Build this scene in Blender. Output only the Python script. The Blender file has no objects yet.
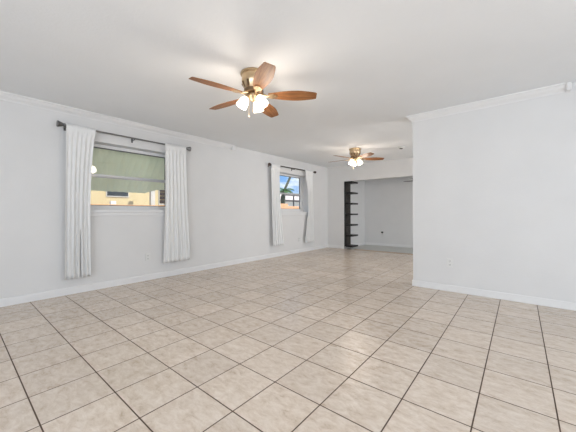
import bpy, bmesh, math, random
from mathutils import Vector, Matrix
random.seed(7)
PI = math.pi
C = bpy.context.scene.collection
scene = bpy.context.scene

# ---------------------------------------------------------------- camera
T = 1/3
CAMH = 3.1717*T
LX = -13.7107*T          # left wall surface
RY = 12.8655*T           # partition wall surface
H = 7.3424*T             # ceiling
FY = 7.452               # far wall surface
cam = bpy.data.cameras.new('camera')
camo = bpy.data.objects.new('camera', cam); C.objects.link(camo)
cam.sensor_width = 36; cam.lens = 281.13/576*36
cam.shift_y = -(216-213.14)/576
cam.clip_start = 0.05
yaw, roll = 0.6899, -0.0037
fwd = Vector((-math.sin(yaw), math.cos(yaw), 0)); rt = Vector((math.cos(yaw), math.sin(yaw), 0)); up = Vector((0,0,1))
r_ = math.cos(roll)*rt + math.sin(roll)*up; u_ = -math.sin(roll)*rt + math.cos(roll)*up
camo.matrix_world = Matrix(((r_.x,u_.x,-fwd.x,0),(r_.y,u_.y,-fwd.y,0),(r_.z,u_.z,-fwd.z,CAMH),(0,0,0,1)))
scene.camera = camo

# ---------------------------------------------------------------- world
w = bpy.data.worlds.new('sky'); scene.world = w; w.use_nodes = True
nt = w.node_tree; nt.nodes.clear()
def N(nt, t, **k):
    n = nt.nodes.new(t)
    for a, b in k.items():
        if a in n.inputs: n.inputs[a].default_value = b
        else: setattr(n, a, b)
    return n
def ramp(nt, stops, fac=None):
    n = nt.nodes.new('ShaderNodeValToRGB')
    e = n.color_ramp.elements
    e[0].position, e[0].color = stops[0][0], (*stops[0][1], 1)
    e[1].position, e[1].color = stops[-1][0], (*stops[-1][1], 1)
    for p, c in stops[1:-1]:
        x = e.new(p); x.color = (*c, 1)
    if fac is not None: nt.links.new(fac, n.inputs[0])
    return n
tc = N(nt, 'ShaderNodeTexCoord')
mp = N(nt, 'ShaderNodeMapping'); mp.inputs['Scale'].default_value = (1, 1, 3)
nt.links.new(tc.outputs['Generated'], mp.inputs[0])
no = N(nt, 'ShaderNodeTexNoise', Scale=7.0, Detail=6.0, Roughness=.6); nt.links.new(mp.outputs[0], no.inputs['Vector'])
rc = ramp(nt, [(.46, (.17, .33, .62)), (.60, (.62, .66, .70))], no.outputs[0])
bg = N(nt, 'ShaderNodeBackground', Strength=1.7); nt.links.new(rc.outputs[0], bg.inputs[0])
wo = N(nt, 'ShaderNodeOutputWorld'); nt.links.new(bg.outputs[0], wo.inputs[0])

def light(name, typ, loc, direction, energy, color=(1,1,1), **k):
    l = bpy.data.lights.new(name, typ); l.energy = energy; l.color = color
    for a, b in k.items(): setattr(l, a, b)
    o = bpy.data.objects.new(name, l); C.objects.link(o); o.location = loc
    o.rotation_euler = Vector(direction).to_track_quat('-Z', 'Y').to_euler()
    return o
light('sun', 'SUN', (5, 5, 10), (-.75, -.25, -.75), 5.0, (1, .95, .87), angle=.02)
# area fills added at invented openings out of view, standing in for daylight
light('fill_rear', 'AREA', (.45, -2.98, 1.25), (0, 1, .56), 113, (.94, .97, 1), shape='RECTANGLE', size=4.8, size_y=2.1)  # added fill, tilted up to brighten the ceiling
light('fill_side', 'AREA', (3.18, .2, 1.3), (-1, .15, -.08), 80, (.93, .97, 1), shape='RECTANGLE', size=4.4, size_y=1.9)
light('fill_kitchen', 'AREA', (3.18, 5.9, 1.3), (-1, 0, .15), 104, (.95, .97, 1), shape='RECTANGLE', size=2.2, size_y=1.5)  # added fill behind the partition, brightens the far end
scene.view_settings.view_transform = 'Standard'; scene.view_settings.look = 'None'
scene.view_settings.exposure = 0.0; scene.view_settings.gamma = 1.0
scene.view_settings.use_curve_mapping = False

# ---------------------------------------------------------------- materials
def mat(name, col, rough=.6, metal=0, spec=.5, **k):
    m = bpy.data.materials.new(name); m.use_nodes = True
    b = m.node_tree.nodes['Principled BSDF']
    b.inputs['Base Color'].default_value = (*col, 1); b.inputs['Roughness'].default_value = rough
    b.inputs['Metallic'].default_value = metal; b.inputs['Specular IOR Level'].default_value = spec
    for a, v in k.items(): b.inputs[a].default_value = v
    return m
def noisy(name, c0, c1, scale, rough=.7, bump=0, stretch=(1,1,1), detail=5, bscale=None, spec=.5, lo=.3, hi=.7):
    m = mat(name, c0, rough, spec=spec); t = m.node_tree; b = t.nodes['Principled BSDF']
    tc = N(t, 'ShaderNodeTexCoord'); mp = N(t, 'ShaderNodeMapping'); mp.inputs['Scale'].default_value = stretch
    t.links.new(tc.outputs['Object'], mp.inputs[0])
    n = N(t, 'ShaderNodeTexNoise', Scale=scale, Detail=detail); t.links.new(mp.outputs[0], n.inputs['Vector'])
    r = ramp(t, [(lo, c0), (hi, c1)], n.outputs[0]); t.links.new(r.outputs[0], b.inputs['Base Color'])
    if bump:
        n2 = N(t, 'ShaderNodeTexNoise', Scale=bscale or scale, Detail=3); t.links.new(mp.outputs[0], n2.inputs['Vector'])
        bp = N(t, 'ShaderNodeBump', Strength=bump, Distance=.01); t.links.new(n2.outputs[0], bp.inputs['Height'])
        t.links.new(bp.outputs[0], b.inputs['Normal'])
    return m
M = {}
M['wall'] = noisy('wall_paint', (.70,.698,.690), (.72,.718,.710), 3, .75, .12, bscale=60, spec=.25)
M['ceil'] = noisy('ceiling_paint', (.85,.87,.885), (.865,.885,.90) , 3, .9, .15, bscale=45, spec=.1)
M['trim'] = mat('trim_paint', (.77,.77,.765), .45, spec=.4)
M['brass'] = mat('antique_brass', (.62,.47,.30), .28, 1)
M['darkbrass'] = mat('dark_brass', (.22,.15,.09), .35, 1)
M['rod'] = mat('pewter_metal', (.22,.22,.22), .35, 1)
M['bronze'] = mat('bronze_metal', (.10,.075,.065), .4, .8)
M['dark'] = mat('black_wood', (.012,.010,.009), .5)
M['panel'] = noisy('mottled_dark_panel', (.014,.011,.009), (.05,.038,.028), 9, .5)
M['plastic'] = mat('white_plastic', (.72,.72,.70), .35)
M['slot'] = mat('slot_dark', (.05,.05,.05), .5)
M['grey'] = mat('grey_aluminium', (.55,.56,.57), .4, .3)
M['gasket'] = mat('grey_gasket', (.13,.13,.13), .6)
M['yellow'] = noisy('yellow_stucco', (.62,.50,.29), (.66,.54,.33), 5, .9)
M['orange'] = noisy('terracotta', (.66,.33,.17), (.76,.42,.24), 6, .9)
M['white_out'] = noisy('white_stucco', (.78,.74,.68), (.82,.79,.74), 4, .9)
M['green'] = noisy('green_metal', (.85,.87,.64), (.87,.89,.67), 3, .6)
M['leaf'] = noisy('foliage', (.05,.14,.04), (.13,.26,.07), 5, .6)
M['bark'] = noisy('bark', (.05,.06,.04), (.10,.11,.08), 12, .9)
M['concrete'] = noisy('concrete', (.58,.56,.52), (.66,.63,.58), 2, .9)
M['roofdark'] = mat('dark_roof', (.08,.07,.07), .8)
M['pink'] = mat('pink_roof', (.72,.60,.56), .8)
M['glassdark'] = mat('dark_window_glass', (.04,.05,.06), .1)
# curtain sheer
m = mat('sheer_fabric', (.93,.93,.92), .9, spec=.1); t = m.node_tree; b = t.nodes['Principled BSDF']
tr = N(t, 'ShaderNodeBsdfTranslucent'); tr.inputs[0].default_value = (.95,.95,.94,1)
tp = N(t, 'ShaderNodeBsdfTransparent')
m1 = N(t, 'ShaderNodeMixShader'); m1.inputs[0].default_value = .15
m2 = N(t, 'ShaderNodeMixShader'); m2.inputs[0].default_value = .06
t.links.new(b.outputs[0], m1.inputs[1]); t.links.new(tr.outputs[0], m1.inputs[2])
t.links.new(m1.outputs[0], m2.inputs[1]); t.links.new(tp.outputs[0], m2.inputs[2])
t.links.new(m2.outputs[0], t.nodes['Material Output'].inputs[0]); M['sheer'] = m
# glass: thin pane, mostly transparent with a fresnel reflection
m = mat('window_glass', (1,1,1), 0); t = m.node_tree
g = N(t, 'ShaderNodeBsdfGlossy', Roughness=0.0); g.inputs[0].default_value = (1,1,1,1)
tp = N(t, 'ShaderNodeBsdfTransparent'); tp.inputs[0].default_value = (.96,.98,.97,1)
lw = N(t, 'ShaderNodeLayerWeight', Blend=.5); pw = N(t, 'ShaderNodeMath', operation='POWER'); pw.inputs[1].default_value = 5
t.links.new(lw.outputs['Facing'], pw.inputs[0])
sc = N(t, 'ShaderNodeMapRange'); sc.inputs[3].default_value = .04; sc.inputs[4].default_value = 1.0
t.links.new(pw.outputs[0], sc.inputs[0]); mx = N(t, 'ShaderNodeMixShader')
t.links.new(sc.outputs[0], mx.inputs[0]); t.links.new(tp.outputs[0], mx.inputs[1]); t.links.new(g.outputs[0], mx.inputs[2])
t.links.new(mx.outputs[0], t.nodes['Material Output'].inputs[0]); M['glass'] = m
# glowing frosted lamp shade
m = mat('lit_frosted_glass', (.9,.88,.84), .4); b = m.node_tree.nodes['Principled BSDF']
b.inputs['Emission Color'].default_value = (1,.88,.70,1); b.inputs['Emission Strength'].default_value = 2.2
M['shade'] = m
# walnut blade
def wood(name, c0, c1, c2):
    m = mat(name, c1, .5, spec=.3); t = m.node_tree; b = t.nodes['Principled BSDF']
    tc = N(t, 'ShaderNodeTexCoord'); mp = N(t, 'ShaderNodeMapping'); mp.inputs['Scale'].default_value = (1.2, 16, 16)
    t.links.new(tc.outputs['Object'], mp.inputs[0])
    n = N(t, 'ShaderNodeTexNoise', Scale=2.5, Detail=8.0, Roughness=.65, Distortion=.6); t.links.new(mp.outputs[0], n.inputs['Vector'])
    r = ramp(t, [(.3, c0), (.5, c1), (.72, c2)], n.outputs[0]); t.links.new(r.outputs[0], b.inputs['Base Color'])
    return m
M['walnut'] = wood('walnut_veneer', (.09,.034,.012), (.24,.10,.035), (.38,.18,.07))
M['walnut_dark'] = wood('dark_walnut_veneer', (.015,.010,.008), (.025,.016,.012), (.04,.028,.02))
# tiles
def tilemat():
    m = mat('ceramic_tiles', (.6,.5,.4), .3); t = m.node_tree; b = t.nodes['Principled BSDF']; L = t.links.new
    geo = N(t, 'ShaderNodeNewGeometry'); sep = N(t, 'ShaderNodeSeparateXYZ'); L(geo.outputs['Position'], sep.inputs[0])
    def ma(op, a, bb=None):
        n = N(t, 'ShaderNodeMath', operation=op)
        for i, v in enumerate((a, bb)):
            if v is None: continue
            if isinstance(v, (int, float)): n.inputs[i].default_value = v
            else: L(v, n.inputs[i])
        return n.outputs[0]
    px, py = T, 1.0100*T
    fx = ma('DIVIDE', ma('SUBTRACT', sep.outputs[0], -5.5594*T-60*px), px)
    fy = ma('DIVIDE', ma('SUBTRACT', sep.outputs[1], -.1283*T-60*py), py)
    ix, iy = ma('FLOOR', fx), ma('FLOOR', fy); rx, ry = ma('FRACT', fx), ma('FRACT', fy)
    ex = ma('MINIMUM', rx, ma('SUBTRACT', 1, rx)); ey = ma('MINIMUM', ry, ma('SUBTRACT', 1, ry))
    e = ma('MULTIPLY', ma('MINIMUM', ex, ey), T)       # metres from nearest joint
    mr = N(t, 'ShaderNodeMapRange', interpolation_type='SMOOTHSTEP'); L(e, mr.inputs[0])
    mr.inputs[1].default_value = .0026; mr.inputs[2].default_value = .0044
    cmb = N(t, 'ShaderNodeCombineXYZ'); L(ix, cmb.inputs[0]); L(iy, cmb.inputs[1])
    wn = N(t, 'ShaderNodeTexWhiteNoise'); L(cmb.outputs[0], wn.inputs[0])
    # per tile shifted veining
    va = N(t, 'ShaderNodeVectorMath', operation='MULTIPLY_ADD'); L(wn.outputs['Color'], va.inputs[0]); va.inputs[1].default_value = (9, 9, 9); L(geo.outputs['Position'], va.inputs[2])
    mp = N(t, 'ShaderNodeMapping'); mp.inputs['Scale'].default_value = (1, 1.9, 1); L(va.outputs[0], mp.inputs[0])
    n1 = N(t, 'ShaderNodeTexNoise', Scale=11.0, Detail=10.0, Roughness=.78, Distortion=.4); L(mp.outputs[0], n1.inputs['Vector'])
    r1 = ramp(t, [(.28, (.45,.355,.27)), (.43, (.61,.51,.415)), (.55, (.685,.595,.505)), (.72, (.77,.695,.61))], n1.outputs[0])
    hsv = N(t, 'ShaderNodeHueSaturation'); L(r1.outputs[0], hsv.inputs['Color'])
    L(ma('ADD', ma('MULTIPLY', wn.outputs[0], .10), .95), hsv.inputs['Value'])
    mx = N(t, 'ShaderNodeMix', data_type='RGBA'); L(mr.outputs[0], mx.inputs[0])
    mx.inputs[6].default_value = (.085,.05,.03,1); L(hsv.outputs[0], mx.inputs[7])
    L(mx.outputs[2], b.inputs['Base Color'])
    rr = ma('SUBTRACT', .75, ma('MULTIPLY', mr.outputs[0], .48)); L(rr, b.inputs['Roughness'])
    n2 = N(t, 'ShaderNodeTexNoise', Scale=14.0, Detail=2.0); L(geo.outputs['Position'], n2.inputs['Vector'])
    hh = ma('ADD', mr.outputs[0], ma('MULTIPLY', n2.outputs[0], .25))
    bp = N(t, 'ShaderNodeBump', Strength=.35, Distance=.002); L(hh, bp.inputs['Height']); L(bp.outputs[0], b.inputs['Normal'])
    return m
M['tile'] = tilemat()
M['tile_back'] = noisy('grey_floor', (.52,.53,.50), (.60,.60,.57), 4, .4)

# ---------------------------------------------------------------- mesh helpers
def box(bm, x0, x1, y0, y1, z0, z1, mtx=None):
    vs = [bm.verts.new((x, y, z)) for x in (x0, x1) for y in (y0, y1) for z in (z0, z1)]
    for q in ((0,1,3,2), (4,6,7,5), (0,4,5,1), (2,3,7,6), (0,2,6,4), (1,5,7,3)):
        bm.faces.new([vs[i] for i in q])
    if mtx: bmesh.ops.transform(bm, matrix=mtx, verts=vs)
    return vs
def lathe(bm, prof, n=32, mtx=None):
    rings = []; new = []
    for (r, z) in prof:
        if r < 1e-5: v = bm.verts.new((0, 0, z)); rings.append([v]); new.append(v)
        else:
            rg = [bm.verts.new((r*math.cos(2*PI*i/n), r*math.sin(2*PI*i/n), z)) for i in range(n)]; rings.append(rg); new += rg
    for a, b in zip(rings, rings[1:]):
        for i in range(n):
            j = (i+1) % n
            if len(a) == 1 and len(b) == 1: continue
            if len(a) == 1: bm.faces.new((a[0], b[i], b[j]))
            elif len(b) == 1: bm.faces.new((a[i], b[0], a[j]))
            else: bm.faces.new((a[i], b[i], b[j], a[j]))
    if mtx: bmesh.ops.transform(bm, matrix=mtx, verts=new)
def tube(bm, pts, rad, n=10):
    pts = [Vector(p) for p in pts]; rings = []
    rads = rad if isinstance(rad, (list, tuple)) else [rad]*len(pts)
    for i, p in enumerate(pts):
        d = (pts[min(i+1, len(pts)-1)] - pts[max(i-1, 0)]).normalized()
        a = d.orthogonal().normalized() if abs(d.z) > .9 else d.cross(Vector((0,0,1))).normalized(); b = d.cross(a)
        rings.append([bm.verts.new(p + rads[i]*(a*math.cos(2*PI*k/n) + b*math.sin(2*PI*k/n))) for k in range(n)])
    for a, b in zip(rings, rings[1:]):
        for k in range(n): bm.faces.new((a[k], a[(k+1) % n], b[(k+1) % n], b[k]))
    bm.faces.new(rings[0]); bm.faces.new(rings[-1])
def prism(bm, outline, z0, z1, mtx=None):
    a = [bm.verts.new((x, y, z0)) for x, y in outline]; b = [bm.verts.new((x, y, z1)) for x, y in outline]
    bm.faces.new(a); bm.faces.new(b)
    for i in range(len(a)):
        j = (i+1) % len(a); bm.faces.new((a[i], a[j], b[j], b[i]))
    if mtx: bmesh.ops.transform(bm, matrix=mtx, verts=a+b)
def obj(name, bm, m, parent=None, smooth=False, bevel=0, loc=None):
    bmesh.ops.recalc_face_normals(bm, faces=bm.faces)
    me = bpy.data.meshes.new(name); bm.to_mesh(me); bm.free()
    o = bpy.data.objects.new(name, me); C.objects.link(o)
    if m: me.materials.append(M[m] if isinstance(m, str) else m)
    if smooth:
        for p in me.polygons: p.use_smooth = True
        try: me.set_sharp_from_angle(angle=math.radians(35))
        except Exception: pass
    if parent: o.parent = parent
    if loc: o.location = loc
    if bevel:
        bv = o.modifiers.new('bevel', 'BEVEL'); bv.width = bevel; bv.segments = 2; bv.limit_method = 'ANGLE'
    return o
def B(*boxes):
    bm = bmesh.new()
    for b in boxes: box(bm, *b)
    return bm
def thing(name, label, cat, loc=(0,0,0), rz=0, group=None):
    o = bpy.data.objects.new(name, None); C.objects.link(o); o.location = loc; o.rotation_euler = (0,0,rz)
    return tag(o, label, cat, group)
def tag(o, label, cat, group=None, kind=None):
    o['label'] = label; o['category'] = cat
    if group: o['group'] = group
    if kind: o['kind'] = kind
    return o
def struct(name, bm, m, label=None, parent=None, **k):
    o = obj(name, bm, m, parent, **k)
    if parent is None:
        o['kind'] = 'structure'
        if label: o['label'] = label; o['category'] = name.split('_')[0]
    return o

# ---------------------------------------------------------------- room shell
X0, X1, Y0 = LX, 3.2, -3.0
WT = .26
JX = -4.005          # jamb of the far opening
BY = 8.9             # back wall of the far room
HEAD = 1.985         # header height of the far opening
FT = .13             # far wall thickness
struct('floor', B((X0-WT, X1+.2, Y0-.2, FY+.07, -.15, 0)), 'tile', 'beige square ceramic tile floor with dark joints')
struct('floor_back', B((JX-.2, X1+.2, FY+.07, BY+.2, -.15, .0)), 'tile_back', 'grey floor of the room beyond the far opening')
struct('ceiling', B((X0-WT, X1+.2, Y0-.2, BY+.2, H, H+.15)), 'ceil', 'white textured ceiling')
W1 = (1.235, 2.475, 1.115, 2.075)    # y0,y1,z0,z1 of window openings in left wall
W2 = (5.18, 6.425, 1.095, 2.075)
def wall_with_holes_x(xa, xb, ya, yb, holes):
    bm = bmesh.new(); y = ya
    for (h0, h1, z0, z1) in holes:
        box(bm, xa, xb, y, h0, 0, H); box(bm, xa, xb, h0, h1, 0, z0); box(bm, xa, xb, h0, h1, z1, H); y = h1
    box(bm, xa, xb, y, yb, 0, H)
    return bm
def wall_holes_y(ya, yb, xa, xb, holes):
    bm = bmesh.new(); x = xa
    for (h0, h1, z0, z1) in holes:
        box(bm, x, h0, ya, yb, 0, H)
        if z0 > 0: box(bm, h0, h1, ya, yb, 0, z0)
        box(bm, h0, h1, ya, yb, z1, H); x = h1
    if xb > x: box(bm, x, xb, ya, yb, 0, H)
    return bm
struct('wall_left', wall_with_holes_x(X0-WT, X0, Y0-.2, FY+.13, [W1, W2]), 'wall', 'long white left wall with two windows')
struct('wall_far', wall_holes_y(FY, FY+FT, X0, X1, [(JX, X1-.4, 0, HEAD)]), 'wall', 'white far wall with a wide cased opening')
struct('wall_right', B((-1.195, X1, RY, RY+.13, 0, H)), 'wall', 'white partition wall on the right with free left end')
struct('wall_rear', wall_holes_y(Y0-.2, Y0, X0, X1, [(-2.0, 2.9, .15, 2.3)]), 'wall')
struct('wall_side', wall_with_holes_x(X1, X1+.2, Y0-.2, BY+.2, [(-2.0, 2.4, .3, 2.25), (4.8, 7.0, .55, 2.1)]), 'wall')
struct('wall_back', B((JX-.2, X1, BY, BY+.15, 0, H)), 'wall', 'plain wall at the back of the room beyond the opening')
struct('wall_alcove', B((JX-.2, JX, FY+FT, BY, 0, H)), 'wall', 'side wall of the room beyond the opening, behind the shelves')
# invented window frames behind the fill lights, all out of view
def frame_y(name, x0, x1, z0, z1, y, n):
    bx = [(x0, x1, y, y+.06, z0, z0+.05), (x0, x1, y, y+.06, z1-.05, z1)]
    for i in range(n+1):
        x = x0 + (x1-x0-.05)*i/n; bx.append((x, x+.05, y, y+.06, z0+.05, z1-.05))
    return struct(name, B(*bx), 'trim')
frame_y('window_3', -2.0, 2.9, .15, 2.3, Y0-.18, 4)
bx = [(X1+.1, X1+.16, -2.0, 2.4, .3, .35), (X1+.1, X1+.16, -2.0, 2.4, 2.2, 2.25)] + [(X1+.1, X1+.16, -2.0+1.4*i+.0, -1.95+1.4*i, .35, 2.2) for i in range(4)]
struct('window_4', B(*bx), 'trim')
struct('window_5', B((X1+.1, X1+.16, 4.8, 7.0, .55, .6), (X1+.1, X1+.16, 4.8, 7.0, 2.05, 2.1), (X1+.1, X1+.16, 4.8, 4.85, .6, 2.05), (X1+.1, X1+.16, 5.87, 5.93, .6, 2.05), (X1+.1, X1+.16, 6.95, 7.0, .6, 2.05)), 'trim')

# baseboards
def base_x(name, ya, yb, lab):
    bm = bmesh.new()
    prism(bm, [(0,0), (.014,0), (.014,.078), (.009,.09), (0,.092)], ya, yb, Matrix(((1,0,0,X0),(0,0,1,0),(0,1,0,0),(0,0,0,1))))
    return struct(name, bm, 'trim', lab)
base_x('baseboard_left', Y0, FY, 'white baseboard along the left wall')
struct('baseboard_far', B((X0, JX, FY-.012, FY, 0, .085)), 'trim', 'short white baseboard left of the far opening')
struct('baseboard_right', B((-1.207, X1, RY-.012, RY, 0, .085), (-1.207, -1.195, RY, RY+.142, 0, .085), (-1.195, X1, RY+.13, RY+.142, 0, .085)), 'trim', 'white baseboard of the partition wall', bevel=.003)
struct('baseboard_back', B((JX, X1, BY-.012, BY, 0, .08)), 'trim')
struct('baseboard_alcove', B((JX, JX+.012, 7.95, BY-.012, 0, .08)), 'trim')
struct('trim_1', B((JX+.30, X1-.4, FY+.03, FY+.10, 0, .006)), noisy('wood_threshold', (.36,.22,.12), (.46,.30,.17), 8, .5), 'flat tan threshold strip under the far opening')

# crown mouldings: profile levels (offset from wall, z below ceiling)
prof = [(0,-.085), (.008,-.085), (.010,-.072), (.022,-.060), (.040,-.046), (.052,-.026), (.056,-.020), (.070,-.014), (.072,0)]
def crown(name, path, lab):
    bm = bmesh.new(); rings = []
    for (o, z) in prof: rings.append([bm.verts.new((*p, H+z)) for p in path(o)])
    back = [[bm.verts.new((*p, H+z)) for p in path(0)] for z in (0,)]
    rings.append(back[0])
    for a, b in zip(rings, rings[1:]):
        for i in range(len(a)-1): bm.faces.new((a[i], a[i+1], b[i+1], b[i]))
    bm.faces.new([r[0] for r in rings]); bm.faces.new([r[-1] for r in rings])
    return struct(name, bm, 'trim', lab)
crown('trim_2', lambda o: [(X0+o, Y0), (X0+o, 3.70)], 'crown moulding along the left wall')
crown('trim_3', lambda o: [(.385, RY-o), (-1.195-o, RY-o), (-1.195-o, RY+.13+o), (X1, RY+.13+o)], 'crown moulding of the partition wall')
for nm, loc, lab in (('trim_4', (X0, 3.735), 'moulding end block on the left wall'), ('trim_5', (.40, RY), 'moulding end block on the partition wall')):
    bm = bmesh.new()
    if nm == 'trim_4': box(bm, X0, X0+.078, 3.69, 3.77, H-.092, H)
    else: box(bm, .385, .43, RY-.073, RY, H-.086, H)
    struct(nm, bm, 'trim', lab, bevel=.012)

# ---------------------------------------------------------------- windows of left wall
def window(n, W, glassy, rail_z, lab):
    y0, y1, z0, z1 = W; xg = X0-.2
    e = bpy.data.objects.new('window_%d' % n, None); C.objects.link(e); e['kind'] = 'structure'; e['label'] = lab; e['category'] = 'window'
    gy0, gy1, gz0, gz1 = glassy
    fx0, fx1 = xg-.03, xg+.03
    obj('window_frame', B((fx0, fx1, y0, gy0, z0, z1), (fx0, fx1, gy1, y1, z0, z1), (fx0, fx1, gy0, gy1, z0, gz0), (fx0, fx1, gy0, gy1, gz1, z1)), 'trim', e, bevel=.004)
    obj('gasket', B((xg-.012, xg+.012, gy0, gy1, gz1-.012, gz1), (xg-.012, xg+.012, gy0, gy0+.006, gz0, gz1), (xg-.012, xg+.012, gy1-.008, gy1, gz0, gz1), (xg-.012, xg+.012, gy0, gy1, gz0, gz0+.010)), 'gasket', e)
    obj('meeting_rail', B((xg-.01, xg+.022, gy0, gy1, rail_z-.012, rail_z+.024), (xg+.005, xg+.03, gy0, gy1, rail_z-.024, rail_z-.016)), 'grey', e, bevel=.003)
    obj('pane', B((xg-.002, xg+.001, gy0, gy1, gz0, gz1)), 'glass', e)
    obj('sill', B((X0-.17, X0+.035, y0-.0, y1+.0, z0-.035, z0-.001), (X0, X0+.035, y0-.03, y0, z0-.035, z0-.001), (X0, X0+.035, y1, y1+.03, z0-.035, z0-.001), (X0, X0+.012, y0-.02, y1+.02, z0-.085, z0-.035)), 'trim', e, bevel=.003)
    return e
window(1, W1, (1.30, 2.42, 1.178, 2.032), 1.615, 'wide white framed window with green awning view between long curtains')
window(2, W2, (5.285, 6.30, 1.168, 2.04), 1.57, 'smaller looking far window with blue sky view')

# ---------------------------------------------------------------- curtain rods and curtains
RX = X0+.10
def rod(y0, y1, z0, z1, rad, m, style, lab):
    t = thing('curtain_rod', lab, 'curtain rod', (RX, (y0+y1)/2, (z0+z1)/2))
    ym, zm = (y0+y1)/2, (z0+z1)/2
    bm = bmesh.new(); tube(bm, [(0, y0-ym, z0-zm), (0, y1-ym, z1-zm)], rad, 14); obj('pole', bm, m, t, smooth=True)
    for y, z, s in ((y0, z0, -1), (y1, z1, 1)):
        bm = bmesh.new()
        mt = Matrix.Translation((0, y-ym, z-zm)) @ Matrix.Rotation(-s*PI/2, 4, 'X')
        if style == 'cone': lathe(bm, [(0,-.005), (.020,-.005), (.020,.012), (.016,.016), (.026,.03), (.034,.055), (.040,.066), (.040,.078), (0,.082)], 24, mt)
        else: lathe(bm, [(0,-.005), (.018,-.005), (.018,.012), (.030,.018), (.034,.035), (.034,.055), (.028,.062), (0,.064)], 24, mt)
        obj('finial', bm, m, t, smooth=True)
    for f in (.012, .5, .988):
        y = y0+(y1-y0)*f-ym; z = z0+(z1-z0)*f-zm
        bm = bmesh.new(); tube(bm, [(-.098, y, z-.012), (-.03, y, z-.02), (-.004, y, z-.018), (.012, y, z-.004)], .006, 8)
        box(bm, -.1, -.094, y-.012, y+.012, z-.05, z+.02)
        obj('bracket', bm, m, t)
    return t
rod(.955, 2.64, 2.192, 2.188, .011, 'rod', 'cone', 'slim grey metal curtain rod over the nearer window')
rod(4.79, 6.59, 2.192, 2.212, .012, 'bronze', 'cap', 'dark bronze curtain rod over the far window')

def curtain(yt0, yt1, yb0, yb1, zt, zb, folds, lab, slit=None, amp=.016, ph=0.0, waist=(0, 0)):
    bm = bmesh.new(); nu, nv = folds*14, 44
    rows = []
    ym = (yt0+yt1)/2
    for j in range(nv+1):
        v = j/nv; z = zt+.02+(zb-zt-.02)*v
        if v < .012*2: a = .0
        a = amp*(.45+.75*v); row = []
        e = v**.9
        for i in range(nu+1):
            s = i/nu
            y = (yt0+(yt1-yt0)*s)*(1-e)+(yb0+(yb1-yb0)*s)*e
            y += (waist[0]*(1-s)+waist[1]*s)*math.sin(PI*v**.8)**1.2
            th = 2*PI*folds*s+ph
            wob = .35*math.sin(th*.5+2.1*v+ph)+.15*math.sin(3.1*th+5*v)
            x = a*(math.sin(th+.5*math.sin(2.2*v+ph))+wob)
            y += .35*a*math.sin(2*th+1.1+v)
            if j < 3: x = .017+.3*abs(x)
            row.append(bm.verts.new((x, y-ym, z-zb)))
        rows.append(row)
    for j in range(nv):
        for i in range(nu):
            if slit and abs((i+.5)/nu-slit[0]) < .5/nu*slit[2]*max(0, (j/nv-slit[1])/(1-slit[1])): continue
            bm.faces.new((rows[j][i], rows[j][i+1], rows[j+1][i+1], rows[j+1][i]))
    o = obj('curtain', bm, 'sheer', None, smooth=True, loc=(RX, ym, zb))
    so = o.modifiers.new('thickness', 'SOLIDIFY'); so.thickness = .0015
    o['label'] = lab; o['category'] = 'curtain'
    return o
curtain(.965, 1.29, .945, 1.225, 2.192, .215, 6, 'sheer white curtain at the left side of the nearer window', slit=(.62, .45, 2), ph=.4, waist=(0, -.035))
curtain(2.262, 2.635, 2.235, 2.71, 2.188, .255, 6, 'sheer white curtain at the right side of the nearer window', slit=(.55, .3, 3), ph=1.7, waist=(.02, -.01))
curtain(4.80, 5.115, 4.86, 5.235, 2.192, .285, 5, 'sheer white curtain at the left side of the far window', ph=2.6, waist=(0, -.06))
curtain(6.115, 6.50, 6.15, 6.54, 2.208, .26, 6, 'sheer white curtain at the right side of the far window', ph=3.3, slit=(.66, .4, 3), waist=(.17, .0))

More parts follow.
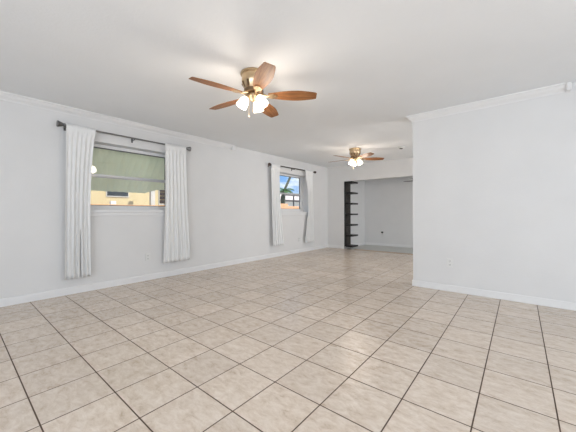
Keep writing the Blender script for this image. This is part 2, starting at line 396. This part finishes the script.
# ---------------------------------------------------------------- ceiling fans
def blade_outline(R0, R1, w0, w1):
    # along +x ; root narrow, belly wide at ~60 %, clipped tip
    pts = []
    L = R1-R0; n = 14
    top = []
    for i in range(n+1):
        s = i/n; x = R0+L*.965*s
        wdt = w0+(w1-w0)*math.sin(min(1, s/.62)*PI/2)**1.05
        if s > .62: wdt = w1-(w1*.34)*((s-.62)/.38)**1.5
        top.append((x, wdt))
    tip = [(R1, w1*.54), (R1, -w1*.54)]
    return top + tip + [(x, -y) for x, y in reversed(top)]
def make_fan(lab, loc, phase, lights, R=.625, wood='walnut', metal='brass', drop=.222, lampdeg=(), energy=5.2):
    f = thing('ceiling_fan', lab, 'ceiling fan', loc)
    zb = -drop
    bm = bmesh.new()
    lathe(bm, [(0,0), (.118,0), (.128,-.006), (.130,-.022), (.122,-.030), (.116,-.034), (.114,-.05), (.118,-.07), (.116,-.095), (.104,-.13), (.088,-.158), (.084,-.166), (0,-.168)], 40)
    obj('motor_housing', bm, metal, f, smooth=True)
    for i in range(10):
        a = 2*PI*i/10
        bm = bmesh.new(); box(bm, -.004, .004, -.009, .009, -.028, .028, Matrix.Rotation(a, 4, 'Z') @ Matrix.Translation((.1035, 0, -.128)) @ Matrix.Rotation(.52, 4, 'Y'))
        obj('vent_slot', bm, 'darkbrass', f)
    bm = bmesh.new()
    lathe(bm, [(0,-.168), (.094,-.168), (.098,-.178), (.094,-.20), (.06,-.206), (0,-.208)], 40)
    obj('rotor', bm, 'darkbrass' if metal == 'brass' else metal, f, smooth=True)
    bm = bmesh.new()
    lathe(bm, [(0,-.208), (.050,-.208), (.056,-.216), (.056,-.236), (.048,-.245), (.040,-.262), (.030,-.275), (.012,-.282), (0,-.292)], 32)
    obj('switch_housing', bm, metal, f, smooth=True)
    for k in range(5):
        a = phase+k*2*PI/5
        bm = bmesh.new(); th = .006
        prism(bm, blade_outline(.145, R, .036, .078), -th/2, th/2)
        bl = obj('blade', bm, wood, f, bevel=.0015)
        bl.rotation_mode = 'XYZ'
        bl.matrix_local = Matrix.Translation((0,0,zb)) @ Matrix.Rotation(a, 4, 'Z') @ Matrix.Rotation(math.radians(-12), 4, 'X')
        bm = bmesh.new()
        # cast arm: stem plus spreading medallion under the blade root
        out = [(.08,-.012), (.12,-.010), (.145,-.014), (.165,-.034), (.195,-.042), (.215,-.030), (.235,-.010), (.24,0)]
        prism(bm, [(x, y) for x, y in out]+[(x, -y) for x, y in reversed(out[:-1])], -.010, -.004)
        for (sx, sy) in ((.185,-.022), (.185,.022), (.218,0)): lathe(bm, [(0,-.014), (.005,-.013), (.006,-.010), (.006,-.006)], 10, Matrix.Translation((sx, sy, 0)))
        tube(bm, [(.07,0,.018), (.10,0,.010), (.13,0,-.004), (.15,0,-.007)], [.012,.011,.010,.008], 8)
        ir = obj('blade_iron', bm, metal, bl, smooth=True)
    for deg in lampdeg:
        a = math.radians(deg); ca, sa = math.cos(a), math.sin(a)
        # arm
        bm = bmesh.new(); tube(bm, [(ca*.03, sa*.03, -.232), (ca*.05, sa*.05, -.228), (ca*.062, sa*.062, -.238)], .008, 10)
        arm = obj('lamp_arm', bm, metal, f, smooth=True)
        d = Vector((ca*.50, sa*.50, -.86)).normalized()
        mt = Matrix.Translation((ca*.058, sa*.058, -.226)) @ d.to_track_quat('Z', 'Y').to_matrix().to_4x4()
        bm = bmesh.new(); lathe(bm, [(0,-.004), (.021,-.002), (.023,.012), (.023,.028), (.019,.030)], 20, mt); obj('socket', bm, metal, arm, smooth=True)
        bm = bmesh.new(); lathe(bm, [(.020,.022), (.029,.030), (.042,.050), (.050,.080), (.053,.110), (.056,.130), (.053,.1305), (.050,.110), (.046,.080), (.038,.052), (.024,.034)], 28, mt)
        sh = obj('lamp_shade', bm, 'shade', f, smooth=True)
        bm = bmesh.new(); lathe(bm, [(0,.03), (.012,.035), (.020,.062), (.024,.085), (.018,.104), (0,.112)], 16, mt); obj('bulb', bm, 'shade', sh, smooth=True)
        l = bpy.data.lights.new('lamp_light', 'POINT'); l.energy = energy; l.color = (1,.88,.75); l.shadow_soft_size = .08
        lo = bpy.data.objects.new('lamp_light', l); C.objects.link(lo)
        lo.location = Vector(loc) + (mt @ Vector((0,0,.19)))
    if lampdeg:
        for (px, py, ln) in ((.03,-.035,.13), (-.02,-.045,.17)):
            bm = bmesh.new(); tube(bm, [(px,py,-.25), (px,py,-.25-ln)], .0018, 6); lathe(bm, [(0,.0), (.004,-.006), (.005,-.02), (0,-.026)], 10, Matrix.Translation((px,py,-.25-ln)))
            obj('pull_chain', bm, metal, f, smooth=True)
    return f
ca = math.degrees(yaw)
make_fan('walnut bladed brass ceiling fan with lit shades, large and nearest', (-2.038, 1.941, H), .703, 3, lampdeg=(ca-38, ca+72, ca+192))
make_fan('smaller looking brass ceiling fan farther off, before the far opening', (-2.75, 5.62, H), .704, 3, lampdeg=(ca-30, ca+90, ca+210))
make_fan('dark ceiling fan in the room beyond the opening, one blade tip showing', (-1.87, 8.05, H-.30), PI-.1, 0, wood='walnut_dark', metal='bronze', drop=.222)
bm = bmesh.new(); tube(bm, [(0,0,0), (0,0,.3)], .012, 10); lathe(bm, [(.055,.3), (.05,.27), (.02,.25), (0,.25)], 20)
obj('downrod', bm, 'bronze', bpy.data.objects['ceiling_fan.002'], smooth=True)

# ---------------------------------------------------------------- shelf unit
t = thing('shelf_unit', 'tall narrow black shelf unit with seven shelves just inside the far opening', 'shelf unit', (JX, 7.462, 0))
SD = .262
obj('back_panel', B((0, .018, .05, .37, .075, 1.98)), 'panel', t)
obj('post', B((0, .045, 0, .05, .075, 1.98)), 'dark', t)
for k in range(7):
    z = 1.975-.3125*k
    obj('shelf', B((.018, SD, .05, .37, z-.045, z), (.045, SD, .0, .05, z-.045, z)) if k else B((.018, SD, .05, .37, z-.045, z), (.045, SD, 0, .05, z-.045, z)), 'dark', t)

# ---------------------------------------------------------------- small fittings
def outlet(loc, rz, lab, w=.075, h=.12, dark=False):
    o = thing('wall_outlet', lab, 'outlet', loc, rz)
    obj('cover_plate', B((-w/2, w/2, -.007, 0, -h/2, h/2)), 'plastic', o, bevel=.002)
    for s in (-1, 1):
        r = obj('receptacle', B((-.017, .017, -.010, -.006, s*.025-.015, s*.025+.015)), 'plastic', o, bevel=.003)
        obj('slot', B((-.009, -.006, -.0108, -.009, s*.025-.005, s*.025+.007), (.005, .008, -.0108, -.009, s*.025-.005, s*.025+.007), (-.003, .002, -.0108, -.009, s*.025-.012, s*.025-.008)), 'slot', r)
    return o
outlet((X0, 2.03, .368), PI/2, 'white electrical outlet low on the left wall below the nearer window')
outlet((X0, 5.99, .352), PI/2, 'white electrical outlet low on the left wall below the far window')
outlet((-.726, RY, .383), 0, 'white electrical outlet low on the partition wall')
o = outlet((-3.41, BY, .40), 0, 'small wall outlet with a dark plug beyond the far opening')
obj('plug', B((-.028, .030, -.045, -.0115, .004, .055)), 'slot', o, bevel=.004)['label'] = 'dark grey plug'
# small round fitting on the ceiling
s = thing('smoke_detector', 'small round white ceiling detector with dark centre near the far opening', 'detector', (-1.93, 6.1, H))
bm = bmesh.new(); lathe(bm, [(0,0), (.075,0), (.075,-.012), (.062,-.028), (.04,-.032), (0,-.032)], 28); obj('housing', bm, 'plastic', s, smooth=True)
bm = bmesh.new(); lathe(bm, [(0,-.030), (.036,-.030), (.034,-.042), (0,-.044)], 20); obj('sensor', bm, 'slot', s, smooth=True)

# ---------------------------------------------------------------- outside
struct('ground', B((-60, X0-WT, -30, 60, -.35, -.15)), 'concrete', 'pale ground outside')
aw = thing('awning', 'pale green awning hanging outside the nearer window', 'awning', (X0-.28, 1.6, 2.25))
bm = bmesh.new()
# panel in slope plane: hinge (0,0,0) to (-.65,0,-.80)
def aw_pt(y, s): return (-.65*s, y-1.6, -.802*s)
low = [(-.4, 1), (2.39, 1), (2.46, .965), (2.56, .92), (2.75, .90), (2.95, .89)]
n = 90; rowt, rowb = [], []
def sl(y):
    for (a, sa), (b, sb) in zip(low, low[1:]):
        if a <= y <= b: return sa+(sb-sa)*(y-a)/(b-a)
    return low[-1][1]
prev = None
for i in range(n+1):
    y = -.4+3.35*i/n; off = .006*math.cos(i*PI/1.5)
    c = [Vector(aw_pt(y, s)) + Vector((off*.78, 0, -off*.63)) for s in (0, sl(y))]
    v = [bm.verts.new(p) for p in c]
    if prev: bm.faces.new((prev[0], prev[1], v[1], v[0]))
    prev = v
a_ = obj('awning_panel', bm, 'green', aw); so = a_.modifiers.new('thickness', 'SOLIDIFY'); so.thickness = .004
for y in (0.2, 2.7):
    bm = bmesh.new(); tube(bm, [(-.0, y-1.6, -1.0), (-.5, y-1.6, -.66)], .008, 8); obj('strut', bm, 'grey', aw)

h = thing('neighbour_house', 'yellow stucco house next door seen through the nearer window', 'house', (-11, 3.5, -.15))
obj('wall', B((-6, 0, -9, 4.2, 0, 3.2)), 'yellow', h)
obj('roof', B((-6.4, .5, -9.4, 4.6, 3.2, 3.4)), 'white_out', h)
wf = obj('window', B((0, .03, -.02, .71, 1.80, 2.32)), 'concrete', h)
obj('glass', B((0, .04, .01, .68, 1.84, 2.28)), 'glassdark', wf)
wf = obj('window', B((0, .03, 1.80, 2.35, 1.56, 1.60), (0, .03, 1.80, 1.83, 1.6, 2.4)), 'concrete', h)
obj('glass', B(*[(0, .05, 1.85, 2.14, 1.62+.155*i, 1.735+.155*i) for i in range(5)]), 'bronze', wf)
c_ = thing('porch_column', 'white porch column before the yellow house', 'column', (-10, 4.60, -.15))
obj('shaft', B((-.07, .07, -.07, .07, 0, 2.6)), 'concrete', c_)
obj('capital', B((-.09, .09, -.09, .09, 2.02, 2.08)), 'concrete', c_)
g_ = thing('garden_wall', 'low terracotta wall outside the nearer window', 'wall', (-9, 3, -.15))
obj('wall_body', B((-.1, .1, -5, 3.0, 0, 1.43)), 'orange', g_)
obj('coping', B((-.13, .13, -5, 3.0, 1.43, 1.47)), 'orange', g_)
tag(obj('storage_box', B((-.06, .06, -.07, .07, 0, .10)), 'white_out', None, bevel=.01, loc=(-9, 3.02, 1.322)), 'small white box on top of the low terracotta wall', 'box')
# far window view
g2 = thing('fence', 'orange garden fence outside the far window', 'fence', (-9, 11.2, -.15))
obj('fence_panel', B((-.05, .05, -1.6, 3.2, 0, 1.56)), 'orange', g2)
obj('fence_panel', B((-.05, .05, -1.6, -.35, 1.56, 1.68)), 'orange', g2)
f_ = thing('bungalow', 'pale low house with a pinkish roof seen through the far window', 'house', (-24, 27, -.15))
obj('wall', B((-4, 0, -9, 14, 0, 2.9)), 'white_out', f_)
bm = bmesh.new(); prism(bm, [(-4.6,2.9), (.6,2.9), (-1,3.75), (-3,3.75)], -9.5, 14.5, Matrix(((1,0,0,0),(0,0,1,0),(0,1,0,0),(0,0,0,1)))); obj('roof', bm, 'pink', f_)
obj('gutter', B((.55, .70, -9.5, 14.5, 2.72, 2.95)), 'roofdark', f_)
p_ = thing('street_post', 'thin dark post outside the far window', 'post', (-12, 15.15, -.15))
bm = bmesh.new(); tube(bm, [(0,0,0), (0,0,2.55)], .05, 10); obj('post_shaft', bm, 'roofdark', p_)
obj('cross_arm', B((-.04, .04, -.8, .9, 2.38, 2.46)), 'roofdark', p_)
def palm(loc, top, nf, ln, lab, seed):
    rnd = random.Random(seed)
    t = thing('palm_tree', lab, 'tree', loc); tp = Vector(top)
    bm = bmesh.new(); tube(bm, [(0,0,0), tp*.35+Vector((0,.05,.1)), tp*.7, tp], [.16,.12,.10,.09], 10); obj('trunk', bm, 'bark', t, smooth=True)
    for i in range(nf):
        a = 2*PI*i/nf+rnd.random()*.4; el = rnd.uniform(-.1, .8); L = ln*rnd.uniform(.8,1.1)
        bm = bmesh.new(); prev = None; sp = []
        for k in range(11):
            s = k/10; d = L*s
            sp.append(tp+Vector((math.cos(a)*d*math.cos(el*.7), math.sin(a)*d*math.cos(el*.7), math.sin(el)*d-.55*L*s*s)))
        tube(bm, sp, .012, 5)
        side = Vector((-math.sin(a), math.cos(a), 0))
        for k in range(1, 10):
            for q in (0, .33, .66):
                p = sp[k]*(1-q)+sp[k+1]*q; wl = .42*ln/1.6*math.sin(PI*min(1, (k+q)/10*.9+.1))
                dr = (sp[k+1]-sp[k]).normalized()
                for sg in (-1, 1):
                    e = p+side*sg*wl+dr*wl*.5-Vector((0,0,wl*.35)); b0 = p-dr*.02; b1 = p+dr*.02
                    bm.faces.new([bm.verts.new(x) for x in (b0, b1, e)])
        obj('frond', bm, 'leaf', t)
    return t
palm((-16, 18.6, -.15), (0, .35, 3.1), 12, .9, 'small green palm behind the street post outside the far window', 3)
palm((-12, 14.0, -.15), (0, .15, 2.72), 9, .75, 'bushy green plant before the leaning trunk outside the far window', 5)
o = bmesh.new(); tube(o, [(0,0,0), (0,.05,2.3), (0,.42,2.95), (0,.95,3.75), (0,1.6,4.7), (0,2.2,5.5)], [.10,.09,.085,.08,.075,.07], 10)
tag(obj('leaning_trunk', o, 'bark', None, smooth=True, loc=(-12.4, 14.35, -.15)), 'dark leaning tree trunk against the sky outside the far window', 'tree trunk')
